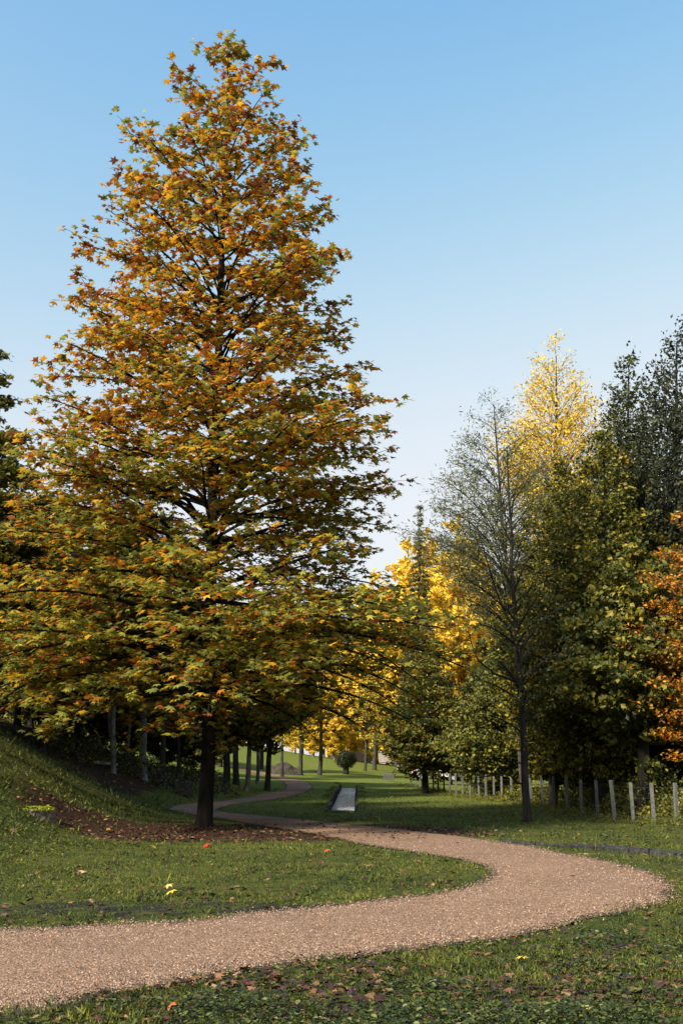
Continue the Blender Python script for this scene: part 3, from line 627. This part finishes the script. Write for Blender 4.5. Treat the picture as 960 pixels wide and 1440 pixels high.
# ------------------------------------------------------------------ fence
pw = [at(*p) for p in posts]
fe = thing('post_fence', 'row of grey concrete fence posts with thin wire along the edge of the wood', 'fence', pw[10])
o0 = np.array(pw[10]); tops = []
for k, p in enumerate(pw):
    h = 1.27 if k < 12 else 1.2; g = Geo(); tl = (rng.normal(0, .016), rng.normal(0, .02)); c_ = p-o0
    hh = h*rng.uniform(.95, 1.05); g.box((c_[0]+tl[0]*hh/2, c_[1], c_[2]+hh/2-.1), (.095, .09, hh+.2), rz=rng.normal(0, .15), tilt=tl, bev=.014)
    o = link('post', g.mesh('post'), M_CONC, fe); tops.append((c_, hh, tl))
for fz in (.15, .38, .62, .88):
    g = Geo(); q = np.array([c_+np.array((tl[0]*hh*fz, -.05, hh*fz)) for c_, hh, tl in tops]); g.tube(q, .002, 3, cap=False); link('wire', g.mesh('wire'), M_WIRE, fe)

# ------------------------------------------------------------------ small things on the ground
# stone edging of the ditch
L = math.hypot(DI_B[0]-DI_A[0], DI_B[1]-DI_A[1]); ux, uy = (DI_B[0]-DI_A[0])/L, (DI_B[1]-DI_A[1])/L
se = thing('stone_edging', 'dark wet stone edging of the ditch crossing the grass on the right', 'stone edging', (DI_A[0], DI_A[1], 0)); s = 2.0
rz = math.atan2(uy, ux)
while s < L-2.0:
    ln = rng.uniform(.4, .75); mx, my = ux*(s+ln/2), uy*(s+ln/2); ox, oy = uy, -ux
    if ox*0+oy*1 < 0: ox, oy = -ox, -oy
    x_, y_ = DI_A[0]+mx+ox*.36, DI_A[1]+my+oy*.36; zt = float(terrain(x_+ox*.3, y_+oy*.3, False))
    g = Geo(); hh = rng.uniform(.30, .36); g.box((mx+ox*.36, my+oy*.36, zt-hh/2+.02), (ln-.015, .24, hh), rz=rz, jit=.012, bev=.03); link('stone', g.mesh('stone'), M_STONE, se); s += ln
# mossy stump
p = at(47, 1143); st = thing('tree_stump', 'old low tree stump capped with bright yellow-green moss on the left slope', 'stump', p)
g = Geo(); n = 16; th = np.arange(n)/n*6.283; V = []
for z_, r_ in ((-.45, .60), (-.02, .50), (.05, .46), (.09, .42)):
    V.append(np.stack([np.cos(th)*r_*(1+.10*np.sin(3*th+1)+rng.normal(0, .03, n)), np.sin(th)*r_*.8*(1+.08*np.sin(4*th)), np.full(n, z_)+rng.normal(0, .012, n)], 1))
V = np.concatenate(V+[np.array([(0, 0, .09)])]); i = np.arange(3)[:, None]*n; j = np.arange(n)[None]; k = (j+1) % n
g.add(V, np.stack([i+j, i+k, i+n+k, i+n+j], -1).reshape(-1, 4), np.stack([3*n+np.arange(n), 3*n+(np.arange(n)+1) % n, np.full(n, 4*n)], 1))
link('stump_wood', g.mesh('stump_wood', smooth=False), M_STUMP, st)
q = 2600; a = rng.random(q)*6.283; r_ = .22+.32*rng.random(q)**.7
pp = np.stack([np.cos(a)*r_, np.sin(a)*r_*.8, .085+.06*rng.random(q)-.5*np.clip(r_-.42, 0, 1)], 1); kk = noise2(pp[:, 0], pp[:, 1], 6) > -.25+.5*(pp[:, 1] < 0)*(r_ < .5); pp = pp[kk]; q = len(pp)
mc = np.array([(.32, .38, .02), (.22, .28, .018), (.46, .48, .03)])[rng.integers(0, 3, q)]
link('moss', scatter('moss', pp, rnd_unit(q), np.array((0, 0, 1.))+rnd_unit(q)*.6, rng.uniform(.03, .07, q), mc, OVAL), M_GRASS, st, 'stuff')
# bench
p = at(311, 1117); bn = thing('bench', 'small dark wooden bench under the trees beside the far bend of the path', 'bench', p, .15)
for yy in (-.16, 0, .16): g = Geo(); g.box((0, yy, .44), (1.0, .14, .07), bev=.012); link('seat_plank', g.mesh('seat_plank'), M_WOODD, bn)
for xx in (-.22, .22): g = Geo(); g.box((xx, 0, .2), (.12, .36, .405), bev=.015); link('leg', g.mesh('leg'), M_WOODD, bn)
# stone block
p = at(257, 1119); g = Geo(); g.box((0, 0, .28), (.85, .6, .62), jit=.02, bev=.05, rz=.2); o = link('stone_block', g.mesh('stone_block'), M_EARTH); o.location = p; tag(o, 'squat brown-grey stone block at the foot of the wooded bank', 'stone block')
# log
p = at(143, 1077); g = Geo(); g.tube(np.array([(-.6, 0, .12), (-.2, .02, .14), (.3, .0, .08), (.75, .05, .05)]), [.07, .08, .075, .06], 9); o = link('fallen_log', g.mesh('fallen_log', smooth=True), M_WOODP); o.location = p; o.rotation_euler.z = -.1
tag(o, 'pale fallen log lying on the dark bank beside the forked trunk', 'log')
# earth heap
p = at(398, 1088); g = Geo(); n = 26; V = [(0, 0, 1.0)]; K_ = 9
for k in range(1, K_+1):
    r_ = k/K_
    for j in range(n):
        a = j/n*6.283; rr = r_*(1+.08*math.sin(3*a+k)); V.append((1.75*rr*math.cos(a), 1.2*rr*math.sin(a), 1.0*(1-r_**1.4)+rng.normal(0, .05)*(k < K_)-.12*(k == K_)))
tri = np.array([(0, 1+j, 1+(j+1) % n) for j in range(n)]); qd = np.array([(1+k*n+j, 1+(k+1)*n+j, 1+(k+1)*n+(j+1) % n, 1+k*n+(j+1) % n) for k in range(K_-1) for j in range(n)])
g.add(V, tri, qd); o = link('earth_heap', g.mesh('earth_heap'), M_EARTH); o.location = p; tag(o, 'low dark heap of earth on the far lawn beside the path end', 'earth heap')
# round bush
p = at(486, 1089); bs = thing('round_bush', 'dark round clipped bush on a short stem in the middle of the far lawn', 'bush', p); sc_ = p[1]/100
g = Geo(); g.tube(np.array([(0, 0, -.1), (.02, 0, .3), (0, 0, .7), (0, 0, 1.1)])*sc_, [.32, .28, .3, .15], 9); link('stem', g.mesh('stem', smooth=True), M_BARK, bs)
q = 3600; v = rnd_unit(q)*rng.random((q, 1))**.28*(1+.14*np.sin(rng.random((q, 1))*6)); pp = np.stack([v[:, 0]*1.0, v[:, 1]*1.0, 1.35+v[:, 2]*.8], 1)*sc_
link('foliage', scatter('foliage', pp, rnd_unit(q), v+rnd_unit(q)*.6, rng.uniform(.1, .19, q), np.array(DARK)[rng.integers(0, 4, q)]*rng.uniform(.8, 1.3, (q, 1)), OVAL), M_FOL, bs, 'stuff')
# picket fence: white pickets coloured grey to stand in for shade
p = at(546, 1099); pf = thing('picket_fence', 'short pale picket fence panel at the edge of the far lawn', 'fence', p, .1); u_ = p[1]/90
for k in range(7): g = Geo(); g.box(((k-3)*.13*u_, 0, .35*u_), (.07*u_, .03, .72*u_), bev=.01); link('picket', g.mesh('picket'), M_CONC, pf)
for zz_ in (.18, .52): g = Geo(); g.box((0, .035, zz_*u_), (.95*u_, .04, .06), bev=.008); link('rail', g.mesh('rail'), M_CONC, pf)
# parked car behind the hornbeam
pc_ = ground(613, 92); pc_[2] = max(pc_[2], deep(613, 1099, 92)[2]); car = thing('parked_car', 'cream white car parked behind the low dark tree, its red tail lamp showing', 'car', pc_, .12)
prof_c = [(-2.0, .42), (-2.05, .75), (-1.9, .93), (-1.5, .98), (-1.05, 1.42), (.35, 1.45), (1.0, 1.0), (1.85, .88), (2.08, .68), (2.05, .38)]
g = Geo(); V = []
for yy, kx, kz in ((-.82, .97, 1), (-.86, 1, 1), (.86, 1, 1), (.82, .97, 1)):
    V += [(x_*kx, yy*(1 if z_ < 1.1 else .84), .18+(z_-.18)*kz) for x_, z_ in prof_c]
m_ = len(prof_c); qd = [(l*m_+k, (l+1)*m_+k, (l+1)*m_+(k+1) % m_, l*m_+(k+1) % m_) for l in range(3) for k in range(m_)]
g.add(V, np.array(qd)); g.add(np.array(V[:m_]), np.array([list(range(m_))])); g.add(np.array(V[-m_:]), np.array([list(range(m_))[::-1]])); link('body', g.mesh('body'), M_CARW, car)
for s_ in (-1, 1):
    g = Geo(); g.add([(-1.2, s_*.845, 1.0), (-.95, s_*.75, 1.36), (.3, s_*.75, 1.38), (.8, s_*.845, 1.02)], np.array([(0, 1, 2, 3)])); link('side_window', g.mesh('side_window'), M_GLASS, car)
    for x_ in (-1.25, 1.3):
        wv = link('wheel', None, None, car) if False else None
        g = Geo(); a = np.arange(9)/8*6.283; g.tube([(x_, s_*.66, .32), (x_, s_*.70, .32), (x_, s_*.86, .32), (x_, s_*.89, .32)], [.2, .33, .33, .26], 14); ty = link('wheel', g.mesh('wheel', smooth=True), M_TYRE, car)
        g = Geo(); g.tube([(x_, s_*.885, .32), (x_, s_*.9, .32)], [.2, .19], 12); link('rim', g.mesh('rim'), M_STEEL, ty)
    g = Geo(); g.box((-2.0, s_*.66, .8), (.16, .26, .2), bev=.03); link('tail_lamp', g.mesh('tail_lamp'), M_RED, car)
    g = Geo(); g.box((2.02, s_*.62, .7), (.12, .3, .14), bev=.03); link('headlight', g.mesh('headlight'), M_GLASS, car)
# pale house glimpsed through the grove
p = ground(505, 150); hs = thing('house', 'pale house glimpsed between the golden trees behind the round bush', 'house', p, .1)
g = Geo(); g.box((0, 0, 1.4), (9, 6, 3.2), bev=.02); link('wall', g.mesh('wall'), M_RENDER, hs)
g = Geo(); g.add([(-4.9, -3.4, 2.95), (4.9, -3.4, 2.95), (4.9, 3.4, 2.95), (-4.9, 3.4, 2.95), (-4.9, 0, 4.8), (4.9, 0, 4.8)], np.array([(0, 1, 5, 4), (2, 3, 4, 5), (3, 2, 1, 0)]), np.array([(0, 4, 3), (1, 2, 5)])); link('roof', g.mesh('roof'), M_ROOF, hs)
for x_ in (-3, -1, 3): g = Geo(); g.box((x_, -3.02, 1.7), (1.0, .08, 1.1), bev=.01); wf = link('window', g.mesh('window'), M_WHITE, hs); g = Geo(); g.box((x_, -3.07, 1.7), (.8, .03, .9)); link('pane', g.mesh('pane'), M_GLASS, wf)
g = Geo(); g.box((1, -3.02, 1.0), (.95, .08, 2.0), bev=.01); link('door', g.mesh('door'), M_WOODD, hs)

# ------------------------------------------------------------------ ground cover
def spread_pts(n, ymin, ymax, px0=-40, px1=1000):
    u = rng.random(n); y = 1/(1/ymin+(1/ymax-1/ymin)*u); x = (rng.uniform(px0, px1, n)-480)/F*y*1.01
    return x, y
def keep_grass(x, y):
    so_, li_ = covers(x, y); k = ~inside(x+rng.normal(0, .09, len(x)), y+rng.normal(0, .09, len(x))); k &= rng.random(len(x)) > .93*np.maximum(so_*1.0, li_*.9)
    t, d, L = seg_dist(x, y, CH_A, CH_B); k &= ~((np.abs(d) < .72) & (t > 0) & (t < L)); t, d, L = seg_dist(x, y, DI_A, DI_B); k &= ~((np.abs(d) < .45) & (t < L-1)); return k
x, y = spread_pts(300000, 6.8, 70); k = keep_grass(x, y)
pn = noise2(x, y, .9, 1)*.6+noise2(x, y, 2.7, 2)*.5; pf = noise2(x, y, 5.2, 8)*.6+noise2(x, y, 11, 4)*.5; k &= rng.random(len(x)) < .62+.4*pn+.55*pf*(y < 30); x, y, pn = x[k], y[k], pn[k]; n = len(x)
BL = (np.array([(-.05, -.13, 0), (-.05, .13, 0), (.25, .0, .55), (.72, 0, .92)]), [np.array([(0, 1, 2), (1, 3, 2)])])
tuft = np.clip(noise2(x, y, 4.3, 11)+noise2(x, y, 9.1, 3)-.55, 0, 1); hgt = (rng.uniform(.012, .045, n)+.07*tuft*rng.random(n))*(1+.6*np.clip(pn, -.6, 1))*(.8+y/26)*(1+.9*sst(-5, -7, x)*(y > 17))
th = rng.random(n)*6.283; fdir = np.stack([np.cos(th), np.sin(th), 0*th], 1)
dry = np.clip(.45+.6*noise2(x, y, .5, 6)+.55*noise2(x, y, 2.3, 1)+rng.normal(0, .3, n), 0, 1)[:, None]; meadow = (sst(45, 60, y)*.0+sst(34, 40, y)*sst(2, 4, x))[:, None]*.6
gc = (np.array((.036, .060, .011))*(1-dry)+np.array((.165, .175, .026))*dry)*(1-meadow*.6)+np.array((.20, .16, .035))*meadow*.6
lw = sst(34, 60, y)[:, None]*.8; gc = gc*(1-lw)+np.array((.15, .185, .03))*lw  # far blades lightened in colour too, against the shadows there
gc = gc*rng.choice([.35, .7, 1, 1.3, 1.7], (n, 1), p=[.2, .25, .3, .17, .08])
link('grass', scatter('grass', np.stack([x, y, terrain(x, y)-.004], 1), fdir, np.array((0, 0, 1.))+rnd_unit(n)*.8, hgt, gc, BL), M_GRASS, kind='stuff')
# clover, nettles and other small leafy plants
x, y = spread_pts(90000, 6.8, 48); k = keep_grass(x, y)
pn = noise2(x, y, .55, 9)*.6+noise2(x, y, 1.9, 5)*.5+.30*(y < 10.5)*(x > -1)-.3*(y > 12)+.9*np.exp(-((x+6.6)/1.5)**2-((y-22)/2.6)**2)+.5*(y > 25)*(x > 3)+.5*(x < -5.8)*(y > 18)*(y < 40)+.5*np.exp(-((x-1.2)/3.2)**2-((y-40)/2.2)**2)
k &= rng.random(len(x)) < np.clip(pn*1.2, 0.02, 1); x, y, pn = x[k], y[k], pn[k]; n = len(x)
hz = np.clip(pn, 0, 1)*.16*rng.random(n)*(.5+y/22)
wc = np.array([(.025, .04, .014), (.045, .066, .018), (.075, .095, .022), (.12, .13, .03), (.17, .18, .07)])[rng.choice(5, n, p=[.28, .27, .24, .15, .06])]*rng.uniform(.7, 1.3, (n, 1))
link('low_weeds', scatter('low_weeds', np.stack([x, y, terrain(x, y)+.012+hz], 1), rnd_unit(n), np.array((0, 0, 1.))+rnd_unit(n)*.5, rng.uniform(.016, .045, n)*(.7+y/22), wc, HEX), M_GRASS, kind='stuff')
# leaf litter
LB = np.array([(.055, .022, .018), (.085, .035, .02), (.035, .018, .02), (.13, .06, .03), (.05, .032, .032), (.20, .10, .04), (.28, .16, .10), (.03, .016, .016)])
x, y = spread_pts(60000, 7, 66); so_, li_ = covers(x, y); pin = inside(x, y)
k = (rng.random(len(x)) < li_*.75*np.where(y > 37, .55, 1)+.03+.10*np.clip(noise2(x, y, .8, 2)+.3, 0, 1)*(y < 36)) & ~(pin & (rng.random(len(x)) > .02+.33*(y > 24)-.02*(y < 14))); x, y = x[k], y[k]; n = len(x)
lc = LB[rng.choice(8, n, p=[.18, .17, .12, .17, .09, .14, .07, .06])]*rng.uniform(.6, 1.3, (n, 1))
link('leaf_litter', scatter('leaf_litter', np.stack([x, y, terrain(x, y, False)+rng.uniform(.006, .035, n)+.012*inside(x, y)], 1), rnd_unit(n), np.array((0, 0, 1.))+rnd_unit(n)*.5, rng.uniform(.05, .13, n)*(.7+y/60), lc, PLANE), M_LIT, kind='stuff')
# dark leaves in the foreground grass: each one a thing
lm = []
for c_ in LB[[0, 1, 2, 4, 4, 7]]*.8:
    m_ = mesh_np('fallen_leaf', PLANE[0]*np.array((1, 1, .9)), PLANE[1], np.repeat(c_[None], len(PLANE[0]), 0)); m_.materials.append(M_LIT); lm.append(m_)
n_ok = 0
while n_ok < 120:
    px, py = rng.uniform(150, 930), rng.uniform(1330, 1436)
    if n_ok > 80: px, py = rng.normal(380, 150), rng.uniform(1362, 1425)
    if py > 1440: continue
    p = at(px, py)
    if inside(np.array([p[0]]), np.array([p[1]]))[0]: continue
    o = bpy.data.objects.new('fallen_leaf', lm[rng.integers(0, len(lm))]); C.objects.link(o); s = rng.uniform(.055, .10)
    o.location = (p[0], p[1], p[2]+rng.uniform(.015, .04)); o.rotation_euler = (rng.normal(0, .35), rng.normal(0, .35), rng.random()*6.28); o.scale = (s, s, s)
    tag(o, 'dull purple-brown fallen leaf in the nearest grass below the gravel path', 'leaf', 'dark fallen leaves in the nearest grass'); n_ok += 1
for px, py, s, c_, lab in [(152, 1169, .34, (.52, .19, .05), 'large curled orange leaf lying in the weeds below the mossy stump'), (18, 1171, .3, (.48, .24, .11), 'tan curled leaf lying left of the large orange leaf below the stump'),
        (236, 1252, .26, (.62, .40, .16), 'flat buff leaf on the grass above the dark gritty patch'), (241, 1261, .3, (.60, .40, .05), 'long yellow leaf at the upper edge of the dark gritty patch'), (290, 1192, .3, (.48, .03, .02), 'bright red leaf on the brown litter below the plane tree'),
        (460, 1200, .26, (.5, .08, .02), 'red-orange leaf at the right end of the litter under the plane tree'), (216, 1195, .3, (.60, .32, .04), 'yellow-orange leaf left of the bright red one'), (170, 1180, .26, (.45, .28, .14), 'pale tan leaf on the litter edge between stump and plane tree'),
        (735, 1358, .2, (.66, .44, .03), 'bright yellow leaf in the foreground grass on the right'), (725, 1329, .19, (.42, .06, .05), 'crimson leaf just below the path on the right'), (240, 1428, .22, (.32, .10, .03), 'large rust-brown leaf at the bottom edge of the photo'),
        (825, 1433, .18, (.62, .44, .10), 'yellow leaf stalked up in the bottom right grass'), (610, 1393, .17, (.17, .17, .18), 'pale grey leaf lying flat in the lower middle grass'), (654, 1391, .17, (.15, .15, .16), 'pale grey leaf right beside another pale grey leaf'),
        (735, 1358, .14, (.5, .34, .02), 'small yellow leaf fragment touching the bright yellow leaf'), (118, 1232, .26, (.55, .33, .18), 'peach coloured leaf on the thin grass left of centre'), (695, 1352, .14, (.30, .26, .22), 'small whitish leaf in the right foreground grass')]:
    p = at(px, py); m_ = mesh_np('fallen_leaf', PLANE[0]*np.array((1, 1, 1.3)), PLANE[1], np.repeat(np.array(c_)[None], len(PLANE[0]), 0)); m_.materials.append(M_LIT)
    o = link('fallen_leaf', m_); o.location = (p[0], p[1], p[2]+.07); s *= .62; o.scale = (s, s, s); o.rotation_euler = (.25+rng.normal(0, .15), rng.normal(0, .3), rng.random()*6.28); tag(o, lab, 'leaf')
